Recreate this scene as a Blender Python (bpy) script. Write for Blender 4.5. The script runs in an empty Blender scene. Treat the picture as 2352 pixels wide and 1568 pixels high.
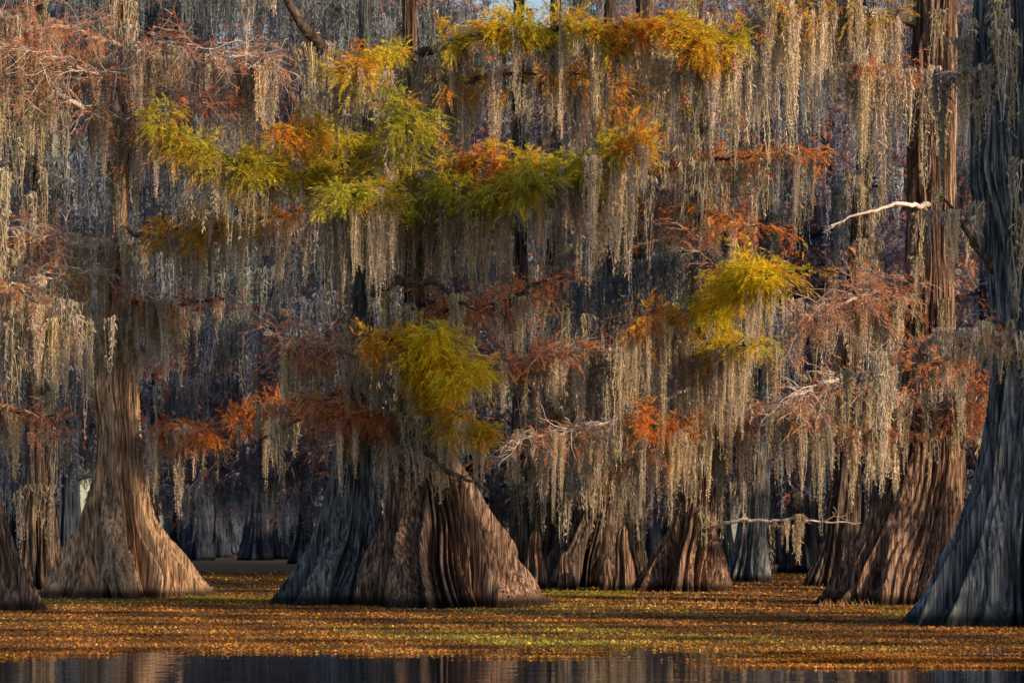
import bpy, math, random
import numpy as np
from mathutils import Vector
random.seed(7); rng=np.random.default_rng(7)
C=bpy.context.scene.collection
F=6533.;CX=1176.;HY=1235.;H=1.5
def P(x,y,d): return np.array([(x-CX)/F*d, d, H-(y-HY)/F*d])
def px2m(p,d): return p/F*d
# ---------------------------------------------------------------- mesh helpers
class Acc:
    def __init__(s): s.V=[];s.Fc=[];s.C=[];s.n=0
    def add(s,V,Fc,col=None):
        V=np.asarray(V,dtype=float).reshape(-1,3); s.V.append(V); s.Fc.append(np.asarray(Fc)+s.n)
        if col is not None:
            col=np.asarray(col,dtype=float)
            if col.ndim==1: col=np.tile(col,(len(V),1))
            s.C.append(col)
        else: s.C.append(np.full((len(V),3),.3))
        s.n+=len(V)
    def mesh(s,name,mats,origin=(0,0,0),smooth=False):
        me=bpy.data.meshes.new(name)
        V=np.concatenate(s.V)-np.array(origin)
        me.vertices.add(len(V)); me.vertices.foreach_set('co',V.astype(np.float32).ravel())
        li=np.concatenate([f.ravel() for f in s.Fc]); tot=np.concatenate([np.full(len(f),f.shape[1]) for f in s.Fc])
        st=np.concatenate([[0],np.cumsum(tot)[:-1]])
        me.loops.add(len(li)); me.loops.foreach_set('vertex_index',li.astype(np.int32))
        me.polygons.add(len(tot)); me.polygons.foreach_set('loop_start',st.astype(np.int32)); me.polygons.foreach_set('loop_total',tot.astype(np.int32))
        if smooth: me.polygons.foreach_set('use_smooth',np.ones(len(tot),dtype=bool))
        ca=me.color_attributes.new('Col','FLOAT_COLOR','POINT')
        cc=np.ones((len(V),4),dtype=np.float32); cc[:,:3]=np.clip(np.concatenate(s.C),0,1); ca.data.foreach_set('color',cc.ravel())
        me.update(calc_edges=True)
        for m in (mats if isinstance(mats,list) else [mats]): me.materials.append(m)
        return me
def link(name,me,parent=None,loc=(0,0,0)):
    o=bpy.data.objects.new(name,me); C.objects.link(o); o.location=loc
    if parent is not None: o.parent=parent
    return o
def tag(o,label=None,cat=None,group=None,kind=None):
    if label:o['label']=label
    if cat:o['category']=cat
    if group:o['group']=group
    if kind:o['kind']=kind
    return o
def empty(name,loc): 
    o=bpy.data.objects.new(name,None); C.objects.link(o); o.location=loc; return o
def nrm(a): return a/np.maximum(np.linalg.norm(a,axis=-1,keepdims=True),1e-9)
def tube(pts,rad,k=6):
    pts=np.asarray(pts,float); rad=np.asarray(rad,float); n=len(pts)
    t=nrm(np.gradient(pts,axis=0)); ref=np.where(np.abs(t[:,2:3])>.9,[[1.,0,0]],[[0,0,1.]])
    u=nrm(np.cross(t,ref)); w=np.cross(t,u)
    a=np.linspace(0,2*np.pi,k,endpoint=False)
    V=pts[:,None]+rad[:,None,None]*(u[:,None]*np.cos(a)[None,:,None]+w[:,None]*np.sin(a)[None,:,None])
    i=np.arange(n-1)[:,None]*k; j=np.arange(k)[None]; j2=(j+1)%k
    Q=np.stack([i+j,i+j2,i+k+j2,i+k+j],-1).reshape(-1,4)
    return V.reshape(-1,3),Q
def smoothpath(pts,step=.2,wob=.04,it=6):
    pts=np.array(pts,float); s=np.concatenate([[0],np.cumsum(np.linalg.norm(np.diff(pts,axis=0),axis=1))])
    n=max(4,int(s[-1]/step)); q=np.linspace(0,s[-1],n)
    p=np.stack([np.interp(q,s,pts[:,k]) for k in range(3)],1)
    p[1:-1]+=rng.normal(0,wob,(n-2,3))*2
    for _ in range(it): p[1:-1]=(p[:-2]+p[2:]+2*p[1:-1])/4
    p[1:-1]+=rng.normal(0,wob*.4,(n-2,3))
    return p
# ---------------------------------------------------------------- materials
def newmat(name):
    m=bpy.data.materials.new(name); m.use_nodes=True; nt=m.node_tree; nt.nodes.clear(); return m,nt,nt.nodes,nt.links
def leafmat(name,trans=.35,rnd=.25):
    m,nt,N,L=newmat(name)
    out=N.new('ShaderNodeOutputMaterial'); at=N.new('ShaderNodeAttribute'); at.attribute_name='Col'
    oi=N.new('ShaderNodeObjectInfo'); mr=N.new('ShaderNodeMapRange'); mr.inputs[3].default_value=1-rnd; mr.inputs[4].default_value=1+rnd
    L.new(oi.outputs['Random'],mr.inputs[0])
    vm=N.new('ShaderNodeVectorMath'); vm.operation='SCALE'; L.new(at.outputs['Color'],vm.inputs[0]); L.new(mr.outputs[0],vm.inputs['Scale'])
    d=N.new('ShaderNodeBsdfDiffuse'); t=N.new('ShaderNodeBsdfTranslucent'); mx=N.new('ShaderNodeMixShader'); mx.inputs[0].default_value=trans
    L.new(vm.outputs[0],d.inputs[0]); L.new(vm.outputs[0],t.inputs[0]); L.new(d.outputs[0],mx.inputs[1]); L.new(t.outputs[0],mx.inputs[2]); L.new(mx.outputs[0],out.inputs[0])
    return m
M_leaf=leafmat('foliage',.4,.08); M_moss=leafmat('spanish_moss',.26,.25); M_weed=leafmat('weed',.15,0)
def barkmat(name,dark,mid,light,sc=7.,bump=.06,wet=True,vs=.09):
    m,nt,N,L=newmat(name)
    out=N.new('ShaderNodeOutputMaterial'); b=N.new('ShaderNodeBsdfPrincipled'); b.inputs['Roughness'].default_value=.88
    try: b.inputs['Specular IOR Level'].default_value=.2
    except: pass
    tc=N.new('ShaderNodeTexCoord'); mp=N.new('ShaderNodeMapping'); mp.inputs['Scale'].default_value=(sc,sc,sc*vs); L.new(tc.outputs['Object'],mp.inputs[0])
    n1=N.new('ShaderNodeTexNoise'); n1.inputs['Scale'].default_value=1.6; n1.inputs['Detail'].default_value=5; n1.inputs['Roughness'].default_value=.62; n1.inputs['Distortion'].default_value=.3; L.new(mp.outputs[0],n1.inputs[0])
    r=N.new('ShaderNodeValToRGB'); e=r.color_ramp.elements; e[0].position=.38;e[0].color=(*dark,1); e[1].position=.66;e[1].color=(*light,1); x=e.new(.5); x.color=(*mid,1); L.new(n1.outputs[0],r.inputs[0])
    n2=N.new('ShaderNodeTexNoise'); n2.inputs['Scale'].default_value=1.1; n2.inputs['Detail'].default_value=4; L.new(tc.outputs['Object'],n2.inputs[0])
    mr=N.new('ShaderNodeMapRange'); mr.inputs[1].default_value=.3; mr.inputs[2].default_value=.7; mr.inputs[3].default_value=.55; mr.inputs[4].default_value=1.3; L.new(n2.outputs[0],mr.inputs[0])
    vm=N.new('ShaderNodeVectorMath'); vm.operation='SCALE'; L.new(r.outputs[0],vm.inputs[0])
    if wet:
        g=N.new('ShaderNodeNewGeometry'); sx=N.new('ShaderNodeSeparateXYZ'); L.new(g.outputs['Position'],sx.inputs[0])
        ad=N.new('ShaderNodeMath'); ad.operation='MULTIPLY_ADD'; ad.inputs[1].default_value=-.35; L.new(n1.outputs[0],ad.inputs[0]); L.new(sx.outputs[2],ad.inputs[2])
        w=N.new('ShaderNodeMapRange'); w.inputs[1].default_value=-.05; w.inputs[2].default_value=.12; w.inputs[3].default_value=.15; w.inputs[4].default_value=1; L.new(ad.outputs[0],w.inputs[0])
        mm=N.new('ShaderNodeMath'); mm.operation='MULTIPLY'; L.new(w.outputs[0],mm.inputs[0]); L.new(mr.outputs[0],mm.inputs[1]); L.new(mm.outputs[0],vm.inputs['Scale'])
    else: L.new(mr.outputs[0],vm.inputs['Scale'])
    L.new(vm.outputs[0],b.inputs['Base Color'])
    bp=N.new('ShaderNodeBump'); bp.inputs['Strength'].default_value=1; bp.inputs['Distance'].default_value=bump; L.new(n1.outputs[0],bp.inputs['Height']); L.new(bp.outputs[0],b.inputs['Normal'])
    L.new(b.outputs[0],out.inputs[0]); return m
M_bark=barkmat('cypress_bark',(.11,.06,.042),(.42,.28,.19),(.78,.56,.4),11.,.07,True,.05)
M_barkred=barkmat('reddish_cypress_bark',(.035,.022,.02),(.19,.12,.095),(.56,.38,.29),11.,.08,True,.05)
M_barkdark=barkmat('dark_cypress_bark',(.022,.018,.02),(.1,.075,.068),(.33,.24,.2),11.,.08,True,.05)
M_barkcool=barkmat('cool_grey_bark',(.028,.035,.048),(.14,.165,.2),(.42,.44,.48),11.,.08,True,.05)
M_barkhaze=barkmat('haze_blue_bark',(.022,.034,.065),(.05,.068,.115),(.085,.105,.16),7.,.06,True,.06)  # blue of the distance haze is put into this bark colour
M_limb=barkmat('limb_bark',(.035,.026,.024),(.09,.07,.06),(.2,.16,.14),9.,.03,False)
M_pale=barkmat('pale_dead_wood',(.34,.29,.28),(.6,.52,.5),(.8,.72,.7),12.,.02,False)
M_twigrust=barkmat('reddish_twig_bark',(.26,.16,.15),(.46,.34,.32),(.62,.5,.48),12.,.02,False)
# ---------------------------------------------------------------- palettes
PAL={'yellow':[(.95,.7,.04),(.84,.7,.05),(.92,.5,.04),(.58,.6,.05)],
'ygreen':[(.74,.6,.06),(.6,.56,.06),(.84,.57,.06),(.76,.28,.06)],
'olive':[(.52,.46,.06),(.62,.5,.06),(.42,.4,.06),(.66,.38,.06)],
'green':[(.5,.5,.07),(.62,.52,.07),(.4,.43,.06),(.76,.44,.06)],
'gold':[(.82,.44,.06),(.78,.29,.05),(.66,.52,.06),(.6,.22,.06)],
'orange':[(.85,.29,.06),(.74,.22,.06),(.82,.4,.08),(.6,.19,.07)],
'rust':[(.6,.24,.12),(.66,.26,.12),(.48,.21,.14),(.64,.36,.23)],
'far':[(.36,.27,.38),(.28,.33,.52),(.62,.27,.18),(.24,.28,.44)],  # lavender and blue leaf colours stand in for distance haze and shade
'farpink':[(.78,.38,.25),(.44,.34,.46),(.82,.3,.13),(.38,.36,.52)]}  # far sunlit pink mixed with haze and shade blue, as leaf colour
def palcols(name,n,pos=None):
    p=np.array(PAL[name])
    s=np.sin(pos[:,0]*1.9+pos[:,2]*2.3)+np.sin(pos[:,1]*2.1-pos[:,2]*1.3+1)+rng.normal(0,.9,n)
    i=np.array([1,0,0,2,3])[np.clip(((s+2.2)/4.4*5).astype(int),0,4)]
    return p[i]*rng.uniform(.6,1.25,(n,1))
def sprays(acc,O,D,L,pal,K=14,bl=.1,bw=.018,droop=.3):
    N=len(O); 
    if N==0: return
    D=nrm(D); side=nrm(np.cross(D,nrm(rng.normal(0,.6,(N,3))+[0,0,1])))
    k=np.arange(K); t=(k+.5)/K; sg=np.where(k%2==0,1.,-1.)
    ax=O[:,None]+D[:,None]*(L[:,None,None]*t[None,:,None]); ax[...,2]-=droop*L[:,None]*t[None]**2
    bd=nrm(D[:,None]*.85+side[:,None]*sg[None,:,None]*.7+rng.normal(0,.18,(N,K,3)))
    ll=bl*(1.15-.5*t)[None]*rng.uniform(.7,1.3,(N,K))
    tip=ax+bd*ll[...,None]; wd=nrm(np.cross(bd,rng.normal(0,1,(N,K,3))))*bw*.5
    V=np.stack([ax-wd,ax+wd,tip+wd*.3],2)
    col=palcols(pal,N,O)[:,None]*rng.uniform(.8,1.2,(N,K,1)); col=np.repeat(col[:,:,None],3,2)
    acc.add(V.reshape(-1,3),np.arange(N*K*3).reshape(-1,3),col.reshape(-1,3))
# ---------------------------------------------------------------- moss
def moss_geo(L,W,ns,seg,nh,hl,hw,sw,rg):
    a=Acc()
    nt_=max(2,int(2+L*.7)); tas=[(rg.uniform(-.6,.6)*W,rg.uniform(-.4,.4)*W,L*(1 if q==0 else rg.uniform(.25,.85))) for q in range(nt_)]
    hue=np.array([1,rg.uniform(.97,1.03),rg.uniform(.85,1.2)])
    for s in range(ns):
        tx,ty,tl=tas[s%nt_]
        l=tl*(.15+.85*rg.random()**1.2) if s>=nt_*2 else tl*rg.uniform(.9,1)
        n=max(3,int(l/seg)); t=np.linspace(0,1,n)
        ang=rg.random()*6.283; r=W*.22*math.sqrt(rg.random())
        x0=math.cos(ang)*r; y0=math.sin(ang)*r
        w=np.cumsum(rg.normal(0,.012,(n,2))*math.sqrt(seg/.07),axis=0); w-=w*.4*t[:,None]
        cv=np.clip(1-.95*(t*l/tl),.05,1)
        p=np.stack([tx+x0*cv+w[:,0],ty+y0*cv+w[:,1],-t*l+.1*rg.random()],1)
        an=rg.random()*3.14+np.cumsum(rg.normal(0,.3,n)); wv=np.stack([np.cos(an),np.sin(an),0*an],1)*(sw*.5*(1-.65*t)*rg.uniform(.75,1.2,n))[:,None]
        base=np.array([.70,.60,.47])*hue*rg.uniform(.55,1.2)*np.array([1,rg.uniform(.95,1.03),rg.uniform(.88,1.12)])
        V=np.stack([p-wv,p+wv],1).reshape(-1,3); i=np.arange(n-1)*2
        a.add(V,np.stack([i,i+1,i+3,i+2],1),base*.95)
        m=n*nh; idx=np.repeat(np.arange(n),nh); b=p[idx]+rg.normal(0,.005,(m,3))
        dr=nrm(rg.normal(0,1,(m,3))*[1,1,.5]+[0,0,-1.4]); ln=hl*rg.uniform(.4,1.4,m)*(1.1-.55*t[idx])
        mid=b+dr*ln[:,None]*.6; tip=mid+nrm(dr+rg.normal(0,.5,(m,3))+[0,0,-.8])*ln[:,None]*.6
        ws=nrm(np.cross(dr,rg.normal(0,1,(m,3))))*hw*.5
        V=np.stack([b-ws,b+ws,mid+ws*.8,tip],1).reshape(-1,3); 
        a.add(V,np.arange(m*4).reshape(-1,4),np.repeat(base*rg.uniform(.8,1.25,(m,1)),4,0))
    return a
LEN=[.6,1.1,1.9,2.9,4.2]
rg=np.random.default_rng(3)
PROTO={}; LOD={}
for L_ in LEN:
    W_=.32+.1*L_
    PROTO[L_]=[moss_geo(L_,W_*rg.uniform(.8,1.5),int(44+12*L_),.07,3,.075,.010,.0155,rg).mesh('moss_beard_strands',M_moss) for _ in range(8)]
    ls=[]
    for _ in range(6):
        g=moss_geo(L_,W_*rg.uniform(1.,1.7),int(18+6*L_),.13,2,.13,.016,.025,rg)
        V=np.concatenate(g.V);Cc=np.concatenate(g.C)
        ls.append((V,[f for f in g.Fc],Cc))
    LOD[L_]=ls
BEARDS=[]; STUFF=[]
def pick(L): return min(LEN,key=lambda a:abs(math.log(a/L)))
def put_beard(p,L,label,group):
    if len(BEARDS)>=300: STUFF.append((p,L,1.)); return
    k=pick(L); o=link('moss_beard',random.choice(PROTO[k]),None,p)
    s=L/k; w=random.uniform(.65,1.3); o.scale=(s**.4*w,s**.4*w,s); o.rotation_euler=(random.uniform(-.03,.03),random.uniform(-.03,.03),random.uniform(0,6.28))
    tag(o,label,'moss',group); BEARDS.append(o)
def add_lod(acc,p,L,tint=1.,wide=1.):
    k=pick(L); V,Fc,Cc=random.choice(LOD[k]); a=random.uniform(0,6.28); c,s=math.cos(a),math.sin(a); q=L/k; w=q**.4*wide
    R=np.array([[c*w,s*w,0],[-s*w,c*w,0],[0,0,q]]); VV=V@R+np.array(p)
    n0=acc.n; acc.V.append(VV); acc.C.append(Cc*np.array(tint)*random.uniform(.6,1.15)); 
    for f in Fc: acc.Fc.append(f+n0)
    acc.n+=len(VV)
# ---------------------------------------------------------------- trunks
def trunk_acc(zs,xs,ys,rs,nt,nz,seed,nf,amp,zb=-.35):
    g=np.random.default_rng(seed); zs=np.array(zs,float); o=np.argsort(zs); zs=zs[o]; xs=np.array(xs,float)[o]; ys=np.array(ys,float)[o]; rs=np.array(rs,float)[o]
    z0,z1=zb,zs[-1]; t=np.linspace(0,1,nz)**1.5; z=z0+(z1-z0)*t
    def itp(v):
        r=np.interp(z,zs,v)
        for _ in range(3): r[1:-1]=(r[:-2]+r[2:]+2*r[1:-1])/4
        return r
    R=itp(rs); X=itp(xs); Y=itp(ys)
    rref=np.interp(zs[0]+3.2,zs,rs); fl=np.clip((R/rref-1)/.9,0,1)[:,None]
    th=np.linspace(0,2*np.pi,nt,endpoint=False)[None]; zz=z[:,None]
    p=g.random(14)*6.28
    tw=th+.24*np.sin(2*th+p[0])+.16*np.sin(3*th+p[1])+.09*np.sin(5*th+p[2])+.06*np.sin(zz*.5+p[3])+.07*np.sin(zz*1.1+th*2+p[4])+.035*np.sin(zz*2.6+5*th)
    r1=np.abs(np.cos(tw*nf/2))**1.3
    tw2=tw+.05*np.sin(7*th+p[6])+.05*np.sin(zz*.9+p[7]+3*th)+.03*np.sin(zz*3+4*th)
    r2=np.abs(np.cos(tw2*nf+p[8]))**1.2
    tw3=tw2+.02*np.sin(zz*1.7+p[9])+.02*np.sin(11*th+p[10])
    r3=np.abs(np.cos(tw3*nf*2.3+p[11]))
    a1=amp*(.5+.5*fl)*(1+.5*np.sin(3*th+p[1])+.4*np.sin(zz*.8+4*th+p[12]))
    big=.12*fl*np.sin(2*th+p[2])+.2*fl**1.5*np.sin(5*th+p[4]+.3*zz)+.12*fl**2*np.sin(9*th+p[5])
    r=R[:,None]*(1.13-a1*(1-r1)-(.17*fl+.13)*(1-r2)*(1+.7*np.sin(5*th+zz*.6+p[13]))-.07*(1-r3)+big+.02*np.sin(zz*2.1+th+p[3]))
    r+=g.normal(0,.006,r.shape)
    V=np.stack([X[:,None]+r*np.cos(th),Y[:,None]+r*np.sin(th),np.broadcast_to(zz,r.shape)],-1).reshape(-1,3)
    i=np.arange(nz-1)[:,None]*nt; j=np.arange(nt)[None]; j2=(j+1)%nt
    Q=np.stack([i+j,i+j2,i+nt+j2,i+nt+j],-1).reshape(-1,4)
    a=Acc(); a.add(V,Q,(.3,.3,.3)); a.info=(z,X,Y,R); return a
class Tree: pass
def make_tree(d,spec,label,mat=None,nf=12,amp=.3,nt=400,nz=190,seed=1,top=-330,group=None,moss=0,mlow=300,mhi=1000,name='cypress_tree',ml=(.8,2.3)):
    T=Tree(); T.d=d; x0=(spec[0][1]-CX)/F*d
    T.base=np.array([x0,d,0.]); T.e=empty(name,T.base); tag(T.e,label,'tree',group)
    zs=[];xs=[];rs=[]
    spec=list(spec)+[(top,spec[-1][1]+4,spec[-1][2]*.75)]
    for (y,x,hw) in spec:
        q=P(x,y,d); zs.append(q[2]);xs.append(q[0]);rs.append(px2m(hw,d))
    a=trunk_acc(zs,xs,[d]*len(zs),rs,nt,nz,seed,nf,amp)
    link('trunk',a.mesh('trunk',mat or M_bark,T.base,True),T.e); T.info=a.info
    z,X,Y,R=a.info
    for _ in range(moss):
        zz=H-(random.uniform(mlow,mhi)-HY)/F*d; k=np.argmin(abs(z-zz)); an=random.uniform(3.3,6.1); rr=R[k]*1.04+random.uniform(.02,.3)
        STUFF.append(((X[k]+math.cos(an)*rr,Y[k]+math.sin(an)*rr,zz),random.uniform(*ml),1.))
    return T
def bough(T,pts,r0,desc,pal=None,leaf=0,spread=40,twigs=22,moss=0,ml=(100,250),mat=None,up=.12,fwd=None,comp=3):
    d=T.d; n=len(pts); W=[]; pale=mat in (M_pale,M_twigrust); thick=1.1 if pale else 1.
    if pal=='rust' and leaf<300: leaf=int(leaf*1.7)
    e=fwd if fwd is not None else (random.uniform(2.4,3.6) if pale else random.uniform(1.2,2.6))
    for i,p in enumerate(pts): W.append(P(p[0],p[1],d-(i/(n-1))**.6*e))
    path=smoothpath(W,.18,.05); m=len(path); rad=np.linspace(r0,max(.014,r0*.22),m)*(1+rng.normal(0,.06,m))
    A=Acc(); v,q=tube(path,rad,7); A.add(v,q)
    S=px2m(spread*(1.25 if pale else 1.08),d); O=[];D=[];hang=[path[int(k)] for k in np.linspace(m*.12,m-1,8)]
    for _ in range(int(twigs*(2. if pale and twigs>12 else 1.15))):
        k=int(m*(.12+.88*random.random()**.8)); k=min(k,m-1); tg=nrm(path[min(k+1,m-1)]-path[max(k-1,0)])
        dr=nrm(tg*.9+rng.normal(0,.75,3)*[1,1,.36]+[0,-.2 if pale else 0,up]); l=S*random.uniform(.5,1.7); nn=7
        pp=[path[k]]; 
        for j in range(nn): dr=nrm(dr+rng.normal(0,.24,3)*[1,1,.8]+[0,0,-.06]); pp.append(pp[-1]+dr*l/nn)
        pp=np.array(pp); v,q=tube(pp,np.linspace(.014,.005,nn+1)*thick,4); A.add(v,q); hang.append(pp[3])
        O.append(pp[2:]);D.append(np.tile(dr,(nn-1,1)))
        for _ in range(5):
            j=random.randint(1,nn-1); d2=nrm(dr+rng.normal(0,.7,3)*[1,1,.6]); l2=l*random.uniform(.25,.65)
            p2=[pp[j]]
            for q_ in range(4): d2=nrm(d2+rng.normal(0,.22,3)+[0,0,-.04]); p2.append(p2[-1]+d2*l2/4)
            p2=np.array(p2); v,q=tube(p2,np.linspace(.008,.004,5)*thick,3); A.add(v,q); O.append(p2[1:]);D.append(np.tile(d2,(4,1)))
    o=link('branch',A.mesh('branch',mat or M_limb,T.base,True),T.e)
    if leaf and O:
        O=np.concatenate(O);D=np.concatenate(D); i=rng.integers(0,len(O),leaf)
        B=Acc(); sprays(B,O[i]+rng.normal(0,.06,(leaf,3))+[0,-.2,.03],D[i]+rng.normal(0,.35,(leaf,3))*[1,1,.6]+[0,0,-.03],rng.uniform(.18,.42,leaf),pal)
        f=link('foliage',B.mesh('foliage',M_leaf,T.base),o)
    for _ in range(int(moss*.82+.5)):
        h=random.choice(hang) if random.random()<.45 else path[random.randint(int(m*.1),m-1)]
        L=px2m(random.uniform(*ml)*(.1+1.*random.random()**.5),d)
        cls='long' if L>px2m(sum(ml)*.42,d) else 'short'
        dz=-px2m(spread*.3,d)*random.random() if leaf>300 else 0
        put_beard(h+rng.normal(0,.06,3)+[0,-.08,dz],max(.4,L),f'{cls} moss beard under {desc}',f'moss beards under {desc}')
        for _ in range(comp): STUFF.append((h+[random.gauss(0,.55),random.uniform(.2,1.),dz+random.uniform(-.3,.1)],max(.4,px2m(random.uniform(*ml),d)*random.uniform(.3,1.05)),1.))
    return path
# ================================================================ TREES
A=make_tree(72,[(1371,298,164),(1320,292,134),(1260,285,104),(1200,280,80),(1100,272,54),(1000,275,45),(900,264,52),(820,265,40),(700,268,22),(550,272,17),(300,288,13)],
 'sunlit flared cypress second from the left edge, standing alone at the water',nf=16,seed=4,amp=.42,moss=26,mlow=-100,mhi=560,nt=520,nz=260)
for _ in range(18): STUFF.append((P(random.uniform(205,325),random.uniform(750,830),72-random.uniform(.5,.8)),random.uniform(.5,1.),1.))
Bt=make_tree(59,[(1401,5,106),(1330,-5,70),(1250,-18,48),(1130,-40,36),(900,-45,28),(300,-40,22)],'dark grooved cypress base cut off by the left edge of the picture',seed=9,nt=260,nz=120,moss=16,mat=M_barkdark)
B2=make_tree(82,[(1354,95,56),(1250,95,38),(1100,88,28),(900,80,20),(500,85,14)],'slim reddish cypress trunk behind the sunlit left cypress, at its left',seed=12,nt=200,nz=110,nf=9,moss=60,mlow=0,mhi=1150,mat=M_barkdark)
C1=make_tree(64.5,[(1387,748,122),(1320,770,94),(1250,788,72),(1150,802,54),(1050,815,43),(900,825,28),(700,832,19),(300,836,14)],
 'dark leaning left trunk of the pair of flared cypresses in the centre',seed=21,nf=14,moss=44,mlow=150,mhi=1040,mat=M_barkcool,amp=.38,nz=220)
C2=make_tree(62.5,[(1391,1028,224),(1340,1022,188),(1290,1016,162),(1200,1010,128),(1130,998,98),(1050,972,68),(950,960,42),(800,958,30),(600,960,27),(400,945,20),(100,940,15)],
 'widest flared cypress in the centre with deep reddish root folds',seed=33,nf=19,amp=.48,nt=700,nz=280,moss=52,mlow=100,mhi=1020,mat=M_barkred)
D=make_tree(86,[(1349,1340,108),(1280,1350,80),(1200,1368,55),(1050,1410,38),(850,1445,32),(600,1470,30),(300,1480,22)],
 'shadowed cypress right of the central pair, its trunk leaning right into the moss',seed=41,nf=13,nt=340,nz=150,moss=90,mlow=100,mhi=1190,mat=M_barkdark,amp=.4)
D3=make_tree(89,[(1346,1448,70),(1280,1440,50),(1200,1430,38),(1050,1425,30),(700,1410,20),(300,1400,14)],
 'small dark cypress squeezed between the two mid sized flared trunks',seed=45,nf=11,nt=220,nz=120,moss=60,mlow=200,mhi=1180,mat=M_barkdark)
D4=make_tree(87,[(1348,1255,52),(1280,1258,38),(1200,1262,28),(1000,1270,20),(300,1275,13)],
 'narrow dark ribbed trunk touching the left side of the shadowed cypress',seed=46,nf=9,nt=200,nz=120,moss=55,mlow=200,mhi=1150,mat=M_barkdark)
E=make_tree(80,[(1357,1568,118),(1300,1580,90),(1230,1595,57),(1150,1604,40),(1000,1610,27),(800,1602,20),(500,1600,14)],
 'mid sized flared cypress below the bright yellow foliage, right of centre',seed=52,nf=14,nt=360,nz=160,moss=75,mlow=0,mhi=1170,mat=M_barkred,amp=.4)
Ft=make_tree(64,[(1388,2045,145),(1320,2065,120),(1200,2098,100),(1100,2124,84),(1000,2135,70),(900,2132,56),(600,2134,52),(300,2142,50),(0,2150,46)],
 'tall cypress with a ribbed warm trunk beside the big shaded one',seed=64,nf=17,moss=12,mlow=-50,mhi=980,amp=.42,mat=M_barkred,nt=520,nz=230)
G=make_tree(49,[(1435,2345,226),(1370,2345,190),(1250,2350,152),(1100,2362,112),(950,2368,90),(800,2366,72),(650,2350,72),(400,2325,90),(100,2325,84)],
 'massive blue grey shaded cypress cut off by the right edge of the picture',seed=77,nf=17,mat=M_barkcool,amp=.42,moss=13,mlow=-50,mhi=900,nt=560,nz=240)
F2=make_tree(88,[(1347,1915,62),(1250,1930,42),(1100,1945,30),(800,1955,22),(300,1990,16)],'dark slim cypress behind the left flank of the ribbed right cypress',seed=81,nt=200,nz=90,moss=55,mlow=0,mhi=1120,mat=M_barkdark)
D2=make_tree(92,[(1342,1225,60),(1250,1215,40),(1100,1205,26),(700,1195,18),(300,1190,13)],'slim dark cypress in the gap right behind the wide central cypress',seed=82,nt=200,nz=90,moss=55,mlow=0,mhi=1120,mat=M_barkdark)
E3=make_tree(98,[(1335,1715,50),(1250,1725,36),(1100,1740,26),(700,1750,18),(300,1770,13)],'slim grey cypress behind the right side of the mid sized cypress',seed=83,nt=200,nz=90,moss=55,mlow=0,mhi=1120,mat=M_barkcool)
# boughs
bough(A,[(270,520),(380,545),(470,520),(600,500),(715,475)],.09,'the orange gold bough right of the left sunlit cypress','gold',850,60,34,8,(120,240),fwd=4.5)
bough(A,[(265,560),(150,548),(40,535),(-70,505)],.08,'the pale twiggy bough at mid height on the left edge','rust',180,65,30,9,(150,300),M_pale)
bough(A,[(272,700),(340,705),(430,690),(530,680)],.09,'the bough just above the left sunlit trunk\'s swelling','rust',80,45,18,8,(120,210))
bough(A,[(290,992),(400,980),(500,985),(560,970),(625,935)],.055,'the low orange bough right of the left sunlit trunk','orange',620,34,26,8,(60,190),M_pale)
bough(A,[(286,300),(200,250),(90,205),(-50,235)],.09,'the pale upper bough crossing the left edge','rust',120,75,30,8,(150,280),M_pale)
bough(A,[(290,120),(180,60),(60,60),(-60,20)],.08,'the topmost reddish bough at the upper left corner','rust',240,80,24,8,(180,340),M_twigrust)
bough(A,[(290,110),(380,90),(480,110),(610,135)],.07,'the upper pinkish bough right of the left sunlit cypress','rust',180,80,26,7,(180,340),M_pale)
bough(A,[(286,330),(350,290),(420,270),(500,240)],.05,'the thin pinkish bough over the olive foliage','rust',180,75,18,4,(120,240),M_twigrust)
bough(A,[(286,210),(220,170),(120,130),(0,120)],.05,'the thin twiggy bough below the upper left corner','rust',160,85,22,3,(120,240),M_pale)
bough(A,[(280,640),(180,620),(90,640),(10,660)],.05,'the pale fine bough halfway up the left edge','rust',90,70,20,4,(120,260),M_pale)
bough(Bt,[(-45,640),(40,645),(110,740)],.07,'the dark bough entering from the left edge','rust',60,40,16,7,(150,330))
bough(Bt,[(-45,950),(50,935),(130,960)],.05,'the low bough at the left edge','rust',50,45,16,4,(80,180))
bough(C1,[(835,345),(760,392),(640,402),(520,378),(385,300)],.1,'the long olive green bough left of the central pair','olive',2300,46,66,5,(140,270),fwd=4.6)
bough(C1,[(833,335),(740,312),(650,305)],.06,'the short gold olive bough above the long olive one','ygreen',850,46,32,3,(130,260),fwd=3.9)
bough(C1,[(836,190),(780,130),(700,75),(640,-40)],.27,'the thick dark limb at the top left of centre',None,0,50,10,7,(160,330),fwd=3.2,comp=2)
bough(C1,[(826,820),(760,795),(670,790)],.06,'the pale pinkish bough left of the central low cluster','rust',160,65,26,7,(80,200),M_pale)
bough(C1,[(815,945),(775,935),(715,920)],.05,'the low rusty bough left of the central pair','gold',240,50,22,5,(70,170))
bough(C1,[(822,890),(720,940),(600,1000),(520,1055),(440,1115)],.06,'the thin bare branch slanting down to the left',None,0,35,8,1,(60,100),fwd=3)
bough(C2,[(950,430),(1040,440),(1160,452),(1225,425)],.09,'the green bough right of the central trunk','green',1600,48,50,8,(170,300),fwd=4.3)
bough(C2,[(948,410),(915,340),(930,290),(960,265)],.05,'the upright green sprig on the central trunk','green',700,48,32,1,(100,200),fwd=3.9)
bough(C2,[(950,455),(880,460),(800,440)],.08,'the green bough left of the central trunk','green',1200,50,42,8,(200,330),fwd=4.3)
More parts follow.
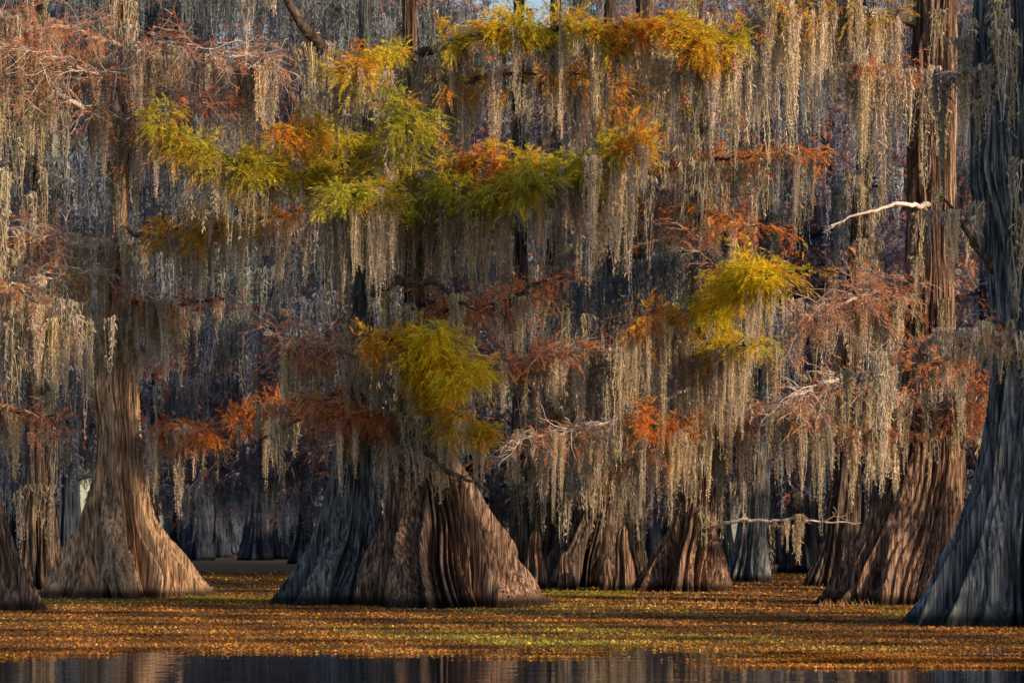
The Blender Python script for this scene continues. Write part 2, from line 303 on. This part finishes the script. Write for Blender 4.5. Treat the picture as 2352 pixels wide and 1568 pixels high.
bough(C2,[(942,135),(1060,92),(1200,80),(1300,62),(1420,60),(1560,90),(1650,112)],.12,'the long yellow green bough across the top centre','ygreen',2900,44,80,14,(130,290),fwd=4.8)
bough(C2,[(940,125),(880,110),(800,165)],.06,'the short yellow bough end at the top left of centre','ygreen',480,36,24,3,(120,260),fwd=3.6)
bough(C2,[(962,955),(980,880),(935,800),(865,788)],.07,'the orange tipped bough of the central low cluster','gold',700,42,36,4,(80,170),fwd=3.2)
bough(C2,[(965,930),(985,840),(1030,840),(1085,862)],.06,'the yellow green cluster above the wide central trunk','yellow',1800,52,58,4,(90,180),fwd=4.2)
bough(C2,[(960,900),(975,800),(1000,780)],.05,'the upright yellow green top of the central low cluster','yellow',950,48,38,1,(90,180),fwd=4)
bough(C2,[(960,945),(900,935),(800,965),(730,940)],.05,'the rusty bough sinking left of the central low cluster','rust',460,42,28,6,(70,160))
bough(C2,[(960,950),(1010,940),(1050,960),(1090,975)],.05,'the low yellow bough over the wide central root folds','ygreen',650,42,30,6,(80,200),fwd=3.6)
bough(C2,[(935,950),(985,1045),(1050,1085),(1125,1130)],.11,'the drooping bare limb before the wide central trunk',None,0,35,8,4,(60,160),fwd=3.4)
bough(C2,[(850,668),(920,652),(980,640),(1050,672),(1092,712)],.14,'the dark arched bare limb in the centre',None,0,30,8,3,(90,200),fwd=4.6,comp=1)
bough(C2,[(962,700),(1060,712),(1150,695),(1265,640)],.13,'the brown leaved bough right of the central trunk','rust',480,50,30,8,(100,240),fwd=3.5,comp=2)
bough(C2,[(948,395),(1100,372),(1250,402),(1350,380),(1455,335)],.1,'the long green gold bough reaching right across the centre','ygreen',2000,42,62,13,(190,330),fwd=4.6)
bough(C2,[(942,210),(1050,190),(1200,175),(1330,170)],.09,'the mossy bough under the long yellow one at the top','gold',300,50,22,9,(160,290))
bough(C2,[(960,800),(1080,815),(1200,820),(1290,810)],.06,'the thin twiggy bough right of the central low cluster','rust',200,60,24,4,(90,200),M_pale,fwd=3)
bough(D,[(1470,520),(1540,515),(1600,560),(1660,610)],.16,'the arched reddish bough right of the leaning trunk','rust',200,65,26,5,(100,220),M_twigrust,fwd=9)
bough(D,[(1470,500),(1560,482),(1640,492),(1725,520)],.08,'the orange bough behind the arched reddish one','orange',750,58,46,4,(90,200),fwd=10)
bough(D,[(1478,400),(1600,372),(1700,365),(1840,350)],.09,'the long orange bough in the upper right middle','orange',750,58,52,6,(100,230),fwd=10)
bough(D,[(1480,240),(1420,210),(1340,170)],.08,'the rusty bough under the yellow top bough','gold',900,80,42,4,(100,220),fwd=12)
bough(D,[(1485,200),(1570,150),(1680,75),(1800,62),(1890,85)],.1,'the high orange bough at the top right of centre','gold',1500,75,58,7,(150,320),fwd=13)
bough(D,[(1445,800),(1350,800),(1240,822)],.09,'the grey bough right of the brown leaved one','rust',120,60,24,8,(150,290),M_pale,fwd=5)
bough(D,[(1410,1020),(1330,1000),(1240,995),(1170,1010)],.08,'the low mossy bough above the shadowed cypress','rust',160,50,24,8,(120,230),fwd=6)
bough(E,[(1602,750),(1650,700),(1710,650),(1775,630)],.07,'the bright yellow bough end right of centre','yellow',2200,52,70,4,(110,240),fwd=8)
bough(E,[(1640,690),(1690,640),(1730,612)],.05,'the upper tip of the bright yellow foliage','yellow',850,48,36,0,(110,240),fwd=7)
bough(E,[(1602,765),(1540,735),(1480,742)],.06,'the golden bough left of the bright yellow one','gold',560,50,30,7,(160,330),fwd=5)
bough(E,[(1602,790),(1660,800),(1725,792)],.06,'the gold bough below the bright yellow one','yellow',600,44,30,8,(170,350),fwd=7)
bough(E,[(1606,985),(1540,988),(1470,970)],.05,'the small orange bough low right of centre','orange',480,40,28,6,(120,230),fwd=5)
bough(E,[(1606,1040),(1540,1035),(1470,1050)],.06,'the lowest mossy bough above the mid sized cypress','rust',60,44,18,5,(110,210),fwd=4)
bough(E,[(1606,1000),(1700,960),(1800,938),(1870,962)],.06,'the low pale bough right of the mid sized cypress','rust',120,60,26,8,(150,270),M_pale,comp=2)
bough(E,[(1600,1245),(1680,1196),(1780,1194),(1870,1190),(1978,1200)],.07,'the long bare pale branch low on the right',None,0,35,6,2,(50,150),M_pale,comp=1)
bough(E,[(1605,880),(1450,960),(1300,985),(1170,1012)],.07,'the pale drooping bough right of the wide central cypress','rust',120,60,28,8,(110,230),M_pale,fwd=5,comp=2)
bough(Ft,[(2140,478),(2100,470),(2040,473),(1980,486),(1908,518)],.075,'the bare pale stick left of the ribbed right trunk',None,0,20,3,0,(50,100),M_pale,fwd=3.2)
bough(Ft,[(2110,60),(2010,30),(1900,10),(1770,25)],.12,'the top right bough with the longest moss','gold',240,60,26,11,(230,430),comp=2)
bough(Ft,[(2110,215),(2040,165),(1960,150)],.1,'the upper bough left of the ribbed right trunk','rust',100,45,16,6,(180,320),comp=2)
bough(Ft,[(2110,930),(2030,895),(1930,862),(1840,905)],.06,'the pale arching bough left of the ribbed right trunk','rust',90,70,28,9,(150,290),M_pale)
bough(Ft,[(2140,985),(2210,955),(2240,880)],.05,'the red leaved bough between the two right trunks','rust',220,50,22,4,(80,180))
bough(Ft,[(2128,1010),(2060,985),(1970,1000)],.06,'the low mossy bough on the ribbed right cypress','rust',60,45,16,6,(100,200))
bough(Ft,[(2100,705),(2020,662),(1950,690),(1850,735)],.08,'the reddish bough halfway up beside the ribbed right trunk','rust',220,70,24,7,(120,260),M_twigrust)
bough(G,[(2300,650),(2250,575),(2195,490),(2165,455)],.08,'the crooked pale branch of the big shaded cypress',None,0,30,8,3,(120,260),M_limb,comp=1,fwd=.8)
bough(G,[(2320,730),(2225,782),(2140,838),(2060,830)],.08,'the dark low bough of the big shaded cypress','rust',60,60,24,6,(110,260))
bough(G,[(2270,165),(2220,140),(2180,165)],.08,'the upper pale bough of the big shaded cypress',None,0,30,10,3,(160,300),M_pale,comp=1,fwd=.8)
# cypress knees
for (x,y,hw,top,s,lb) in [(1232,1352,26,1215,1,'orange brown cypress knee just right of the wide central roots'),(1432,1358,30,1205,2,'lit cypress knee with a blunt top between the two mid sized trunks'),(1300,1356,20,1265,3,'low cypress knee in front of the shadowed trunk'),(1395,1358,18,1280,4,'smallest cypress knee left of the blunt lit one')]:
    d=9800/(y-HY); q=P(x,y,d); ht=H-(top-HY)/F*d; r=px2m(hw,d)
    a=trunk_acc([0,ht*.3,ht*.7,ht*.93,ht],[q[0],q[0]+.03,q[0]-.04,q[0],q[0]],[d]*5,[r,r*.75,r*.5,r*.42,.02],80,40,200+s,7,.2,-.1)
    tag(link('cypress_knee',a.mesh('cypress_knee',M_barkred,(q[0],d,0),True),None,(q[0],d,0)),lb,'cypress knee','cypress knees')
# ================================================================ background trees
def far_proto(seed):
    rr=np.random.default_rng(seed); e=empty('distant_cypress',(0,0,0)); Hh=27
    a=trunk_acc([0,1,2.5,5,12,Hh],[0,.05,.1,.1,.2,.3],[0]*6,[1.0,.66,.43,.34,.26,.08],110,60,seed,11,.36)
    link('trunk',a.mesh('trunk',M_barkhaze,(0,0,0),True),e)
    B=Acc();Lf=Acc();Ms=Acc(); O=[];D=[]
    for _ in range(52):
        z=rr.uniform(2.8,Hh-1); an=rr.uniform(0,6.28); l=rr.uniform(2,5.2)*(1.15-z/Hh*.45); dv=np.array([math.cos(an),math.sin(an),rr.uniform(-.1,.4)])
        pp=smoothpath([np.array([.1,0,z]),np.array([.1,0,z])+dv*l*.5,np.array([0,0,z-.3])+dv*l],.4,.08); v,q=tube(pp,np.linspace(.11,.03,len(pp)),5); B.add(v,q)
        for _ in range(10):
            k=rr.integers(len(pp)//3,len(pp)); d2=nrm(dv+rr.normal(0,.8,3)); c=pp[k]+d2*rr.uniform(.3,1.3); v,q=tube(np.array([pp[k],(pp[k]+c)/2+rr.normal(0,.08,3),c]),[.02,.014,.008],3); B.add(v,q)
            O.append(c);D.append(d2)
        for _ in range(4):
            k=rr.integers(len(pp)//4,len(pp)); add_lod(Ms,pp[k],min(rr.uniform(1,3.6),max(.8,z-1.)),(.5,.7,1.15),1.5)  # blue tint paints distance haze into the moss
    O=np.array(O);D=np.array(D); i=rr.integers(0,len(O),3200)
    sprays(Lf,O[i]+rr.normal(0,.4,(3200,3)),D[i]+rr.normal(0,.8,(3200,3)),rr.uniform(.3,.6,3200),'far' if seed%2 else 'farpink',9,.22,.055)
    link('limbs',B.mesh('limbs',M_barkhaze,(0,0,0)),e); link('foliage',Lf.mesh('foliage',M_leaf),e); link('hanging_moss',Ms.mesh('hanging_moss',M_moss),e)
    return e
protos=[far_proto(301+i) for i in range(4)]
ch={p:[o for o in C.objects if o.parent==p] for p in protos}
used=set()
def put_far(x,d,s,label,group,xw=None,sz=None):
    p=random.choice(protos)
    X=(x-CX)/F*d if xw is None else xw
    if p in used:
        e=p.copy(); C.objects.link(e)
        for c in ch[p]:
            k=c.copy(); C.objects.link(k); k.parent=e
    else: e=p; used.add(p)
    hz=1.3 if d>125 else 1
    if xw is None and 1050<x<1350: hz*=.82; 
    e.location=(X,d,0); e.rotation_euler=(0,0,random.uniform(0,6.28)); e.scale=(s,s,sz or s*random.uniform(1.,1.1)*hz); tag(e,label,'tree',group)
Z=[('distant bluish cypress in the open gap between the left sunlit cypress and the central pair',[(455,190),(505,215),(575,235),(640,200),(700,165),(610,265),(480,270),(660,280),(545,300),(590,190),(530,250),(680,230),(430,240),(560,340),(625,320)]),
('distant cypress standing far behind the left sunlit cypress',[(20,130),(160,115),(250,150),(340,120),(400,160),(90,200),(-40,160)]),
('distant cypress far behind the central pair of cypresses',[(760,118),(850,150),(905,112),(1000,140),(1090,120),(1140,165)]),
('distant cypress behind the shadowed and mid sized trunks right of centre',[(1270,112),(1400,135),(1480,115),(1540,150),(1660,120),(1320,180),(1600,200)]),
('distant dark cypress in the gap left of the ribbed right cypress',[(1838,122),(1790,165),(1860,190),(1760,230),(1900,130),(1810,260)]),
('distant cypress behind the two big right hand cypresses',[(1990,118),(2080,125),(2180,130),(2260,118),(2330,150),(2420,130)])]
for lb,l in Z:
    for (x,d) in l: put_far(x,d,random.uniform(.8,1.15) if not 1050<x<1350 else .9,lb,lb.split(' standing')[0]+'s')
ob='unseen mossy cypress added beyond the right edge to cast shade'; og='unseen shade casting cypresses beyond the right edge'  # unseen trees added right of the view to throw shade
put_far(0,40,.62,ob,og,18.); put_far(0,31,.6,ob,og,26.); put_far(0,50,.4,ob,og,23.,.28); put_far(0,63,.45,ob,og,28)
for (sm,X,w_,z_) in [(79.5,31,.15,.6),(48.5,25,.34,.7)]:  # unseen trees squeezed narrow to lay shade stripes on the front trees
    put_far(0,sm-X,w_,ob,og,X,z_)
s_=103.
while s_<190:  # row of unseen trees added to keep the background in shade
    X=27+(s_-99)*.36+random.uniform(-2,4); put_far(0,s_-X,random.uniform(.75,1.),ob,og,X); s_+=8.5
# ================================================================ moss mass
far=Acc()
for (p,L,t) in STUFF: add_lod(far,p,L,(.84,.86,.92))
tag(link('hanging_moss',far.mesh('hanging_moss',M_moss)),'loose grey moss clinging to trunks and filling gaps between the beards','moss','',kind='stuff')
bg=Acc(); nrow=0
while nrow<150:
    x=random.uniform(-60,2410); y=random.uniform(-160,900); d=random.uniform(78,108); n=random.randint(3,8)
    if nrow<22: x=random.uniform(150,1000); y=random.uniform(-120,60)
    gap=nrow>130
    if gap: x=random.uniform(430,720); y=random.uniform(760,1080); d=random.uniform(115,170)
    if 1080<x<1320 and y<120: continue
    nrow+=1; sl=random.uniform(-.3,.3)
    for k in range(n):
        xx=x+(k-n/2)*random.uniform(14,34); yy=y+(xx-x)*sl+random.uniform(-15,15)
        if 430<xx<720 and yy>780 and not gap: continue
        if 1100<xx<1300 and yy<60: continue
        add_lod(bg,P(xx,yy,d+random.uniform(-1.5,1.5)),px2m(random.uniform(90,330)*(.55 if gap else 1),d),(.42,.56,.88),1.3)  # dark blue tint stands in for shade and haze at depth
tag(link('background_moss',bg.mesh('background_moss',M_moss)),'curtain of grey moss tinted shadow blue filling the depth behind the front cypresses','moss','',kind='stuff')
ff=Acc(); n=0
while n<480:
    x=random.uniform(-80,2430); y=random.uniform(-150,1050); d=random.uniform(92,210)
    if n<60: x=random.uniform(0,1060); y=random.uniform(-60,330)
    if 1060<x<1340 and y<130: continue
    if 420<x<720 and y>900: continue
    n+=1; c=P(x,y,d); m=110; O=c+rng.normal(0,1,(m,3))*[1.6,1.6,.7]*(d/110); 
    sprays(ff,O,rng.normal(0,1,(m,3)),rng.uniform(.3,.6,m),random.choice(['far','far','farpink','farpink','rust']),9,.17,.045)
tag(link('distant_foliage',ff.mesh('distant_foliage',M_leaf)),'cypress foliage filling the far forest, tinted pink, rust and haze blue','foliage','',kind='stuff')
# ================================================================ water and floating plants
def edge(x): return 37.2+.4*np.sin(x*.35+1)+.5*np.sin(x*1.1)+.4*np.sin(x*2.7+2)+.25*np.sin(x*5.1)+np.clip((x-1)*.05,0,1)
me=bpy.data.meshes.new('water'); me.from_pydata([(-900,-200,0),(900,-200,0),(900,2500,0),(-900,2500,0)],[],[(0,1,2,3)])
m,nt,N,L=newmat('swamp_water'); out=N.new('ShaderNodeOutputMaterial'); b=N.new('ShaderNodeBsdfPrincipled'); b.inputs['Base Color'].default_value=(.012,.022,.036,1); b.inputs['Roughness'].default_value=.03; b.inputs['IOR'].default_value=1.33
tc=N.new('ShaderNodeTexCoord'); mp=N.new('ShaderNodeMapping'); mp.inputs['Scale'].default_value=(.5,1.6,1); L.new(tc.outputs['Object'],mp.inputs[0]); no=N.new('ShaderNodeTexNoise'); no.inputs['Scale'].default_value=1.2; no.inputs['Detail'].default_value=3; L.new(mp.outputs[0],no.inputs[0])
bp=N.new('ShaderNodeBump'); bp.inputs['Strength'].default_value=.12; bp.inputs['Distance'].default_value=.05; L.new(no.outputs[0],bp.inputs['Height']); L.new(bp.outputs[0],b.inputs['Normal']); L.new(b.outputs[0],out.inputs[0])
me.materials.append(m); tag(link('water',me),kind='structure')
m,nt,N,L=newmat('floating_mat'); out=N.new('ShaderNodeOutputMaterial'); b=N.new('ShaderNodeBsdfPrincipled'); b.inputs['Roughness'].default_value=.8
tc=N.new('ShaderNodeTexCoord'); n1=N.new('ShaderNodeTexNoise'); n1.inputs['Scale'].default_value=9; n1.inputs['Detail'].default_value=6; n1.inputs['Roughness'].default_value=.75; L.new(tc.outputs['Object'],n1.inputs[0])
r=N.new('ShaderNodeValToRGB'); e=r.color_ramp.elements; e[0].position=.35; e[0].color=(.03,.016,.01,1); e[1].position=.7; e[1].color=(.36,.18,.05,1); x=e.new(.5); x.color=(.15,.075,.028,1); L.new(n1.outputs[0],r.inputs[0])
L.new(r.outputs[0],b.inputs['Base Color'])
bp=N.new('ShaderNodeBump'); bp.inputs['Strength'].default_value=.6; bp.inputs['Distance'].default_value=.04; L.new(n1.outputs[0],bp.inputs['Height']); L.new(bp.outputs[0],b.inputs['Normal']); L.new(b.outputs[0],out.inputs[0]); M_mat=m
xs=np.linspace(-120,120,3000); ts=np.array([.5,.8,1.2,2,4,8,16,32,64,150,400.])
V=np.stack([np.stack([xs,edge(xs)+t,np.full_like(xs,.004)],1) for t in ts]).reshape(-1,3); i=np.arange(len(ts)-1)[:,None]*len(xs); j=np.arange(len(xs)-1)[None]
a=Acc(); a.add(V,np.stack([i+j,i+j+1,i+len(xs)+j+1,i+len(xs)+j],-1).reshape(-1,4))
tag(link('swamp_ground',a.mesh('swamp_ground',M_mat)),kind='structure')
RAFT=[]
for _ in range(44):
    if random.random()<.7: cx,cy,rx,ry=random.uniform(3.4,7),random.uniform(32.8,36.6),random.uniform(.3,1.3),random.uniform(.1,.3)
    else: cx,cy,rx,ry=random.uniform(-8,8),random.uniform(35.3,37),random.uniform(.2,.9),random.uniform(.08,.22)
    RAFT.append((cx,cy,rx,ry))
n=260000; u=rng.random(n); y=1/(1/35.+(1/125.-1/35.)*u); x=rng.uniform(-1,1,n)*(y*.2+1.5)
keep=(y>edge(x)+.2-rng.exponential(.35,n)); x=x[keep];y=y[keep]
for (cx,cy,rx,ry) in RAFT:
    k=int(1100*rx*ry/.1)+60; q=rng.normal(0,.5,(k,2)); x=np.concatenate([x,cx+q[:,0]*rx*1.3]); y=np.concatenate([y,cy+q[:,1]*ry*1.3])
n=len(x)
sz=rng.uniform(.007,.024,n)*(y/45)**.8; an=rng.random(n)*6.28; tl=rng.uniform(.05,1.,n)
uu=np.stack([np.cos(an),np.sin(an),0*an],1); vv=np.stack([-np.sin(an)*np.cos(tl),np.cos(an)*np.cos(tl),np.sin(tl)],1)
c=np.stack([x,y,.006+rng.random(n)*.012],1); V=np.stack([c-uu*sz[:,None],c+uu*sz[:,None],c+uu*sz[:,None]*.4+vv*sz[:,None]*1.3,c-uu*sz[:,None]*.4+vv*sz[:,None]*1.3],1)
pal=np.array([(.42,.2,.05),(.54,.27,.06),(.17,.075,.03),(.66,.44,.09),(.34,.33,.05),(.5,.14,.04)])
s=np.sin(x*.5+1.3)+np.sin(y*.33+x*.21)+np.sin(x*1.7+y*.8)*.6+np.sin(y*1.3-x*.9)*.5
dk=np.clip(.85+.33*np.sin(x*.9+y*1.1)+.33*np.sin(x*.37-y*2.3)+.2*np.sin(x*3.1+y*.5),.2,1.6)
s=s+rng.normal(0,.7,n); gi=np.where(s>1.8,4,np.where(s>1.3,3,rng.choice([0,0,1,2,2,5,1],n)))
col=pal[gi]*rng.uniform(.45,1.3,(n,1))*dk[:,None]; a=Acc(); a.add(V.reshape(-1,3),np.arange(n*4).reshape(-1,4),np.repeat(col,4,0))
tag(link('floating_leaves',a.mesh('floating_leaves',M_weed)),'brown and gold floating water weed covering the swamp water','water weed','',kind='stuff')
a=Acc()
for (x0,x1,y0,y1,n,cs) in [(415,640,1370,1386,460,'g'),(1250,1460,1356,1374,460,'g'),(1450,1760,1358,1400,260,'s'),(1880,2010,1372,1396,260,'s'),(1255,1460,1385,1420,80,'s'),(2020,2120,1395,1425,110,'g'),(120,300,1385,1400,80,'g'),(1700,1900,1340,1360,90,'s')]:
    X=rng.uniform(x0,x1,n); Yp=rng.uniform(y0,y1,n); d=F*H/(Yp-HY); b=np.stack([(X-CX)/F*d,d,np.full(n,.01)],1)
    h=rng.uniform(.03,.15,n)*(1.2 if cs=='s' else .7); tip=b+np.stack([rng.normal(0,.08,n),rng.normal(0,.06,n),h],1); w=rng.uniform(.006,.014,n)
    wv=np.stack([w,0*w,0*w],1); base=np.array([(.2,.26,.03),(.34,.32,.05)] if cs=='g' else [(.36,.25,.11),(.42,.2,.1)])[rng.integers(0,2,n)]*rng.uniform(.6,1.3,(n,1))
    a.add(np.stack([b-wv,b+wv,tip],1).reshape(-1,3),np.arange(n*3).reshape(-1,3),np.repeat(base,3,0))
tag(link('water_grass',a.mesh('water_grass',M_weed)),'short green and straw coloured sprouts poking out of the floating weed','water plants','',kind='stuff')
# ================================================================ light, world, camera
s=Vector((.7,-.7,0)).normalized(); el=math.radians(15); s=Vector((s.x*math.cos(el),s.y*math.cos(el),math.sin(el)))
ld=bpy.data.lights.new('Sun','SUN'); ld.energy=5; ld.angle=math.radians(.5); ld.color=(1,.72,.42); lo=bpy.data.objects.new('Sun',ld); C.objects.link(lo); lo.rotation_euler=s.to_track_quat('Z','Y').to_euler()
w=bpy.data.worlds.new('World'); bpy.context.scene.world=w; w.use_nodes=True; nt=w.node_tree; nt.nodes.clear()
sk=nt.nodes.new('ShaderNodeTexSky'); sk.sky_type='NISHITA'; sk.sun_disc=False; sk.sun_elevation=el; sk.sun_rotation=math.atan2(s.x,s.y)
bgn=nt.nodes.new('ShaderNodeBackground'); bgn.inputs[1].default_value=.15; ow=nt.nodes.new('ShaderNodeOutputWorld'); nt.links.new(sk.outputs[0],bgn.inputs[0]); nt.links.new(bgn.outputs[0],ow.inputs[0])
cam=bpy.data.cameras.new('Camera'); co=bpy.data.objects.new('Camera',cam); C.objects.link(co); co.location=(0,0,H); co.rotation_euler=(math.pi/2,0,0)
cam.lens=100; cam.sensor_width=36; cam.shift_y=(HY-784)/2352; cam.clip_end=4000; cam.clip_start=.5
cam.dof.use_dof=True; cam.dof.focus_distance=61; cam.dof.aperture_fstop=3.2
bpy.context.scene.camera=co
sc=bpy.context.scene; sc.view_settings.view_transform='Standard'; sc.view_settings.look='None'; sc.view_settings.exposure=0
print('beards',len(BEARDS),'stuff',len(STUFF))
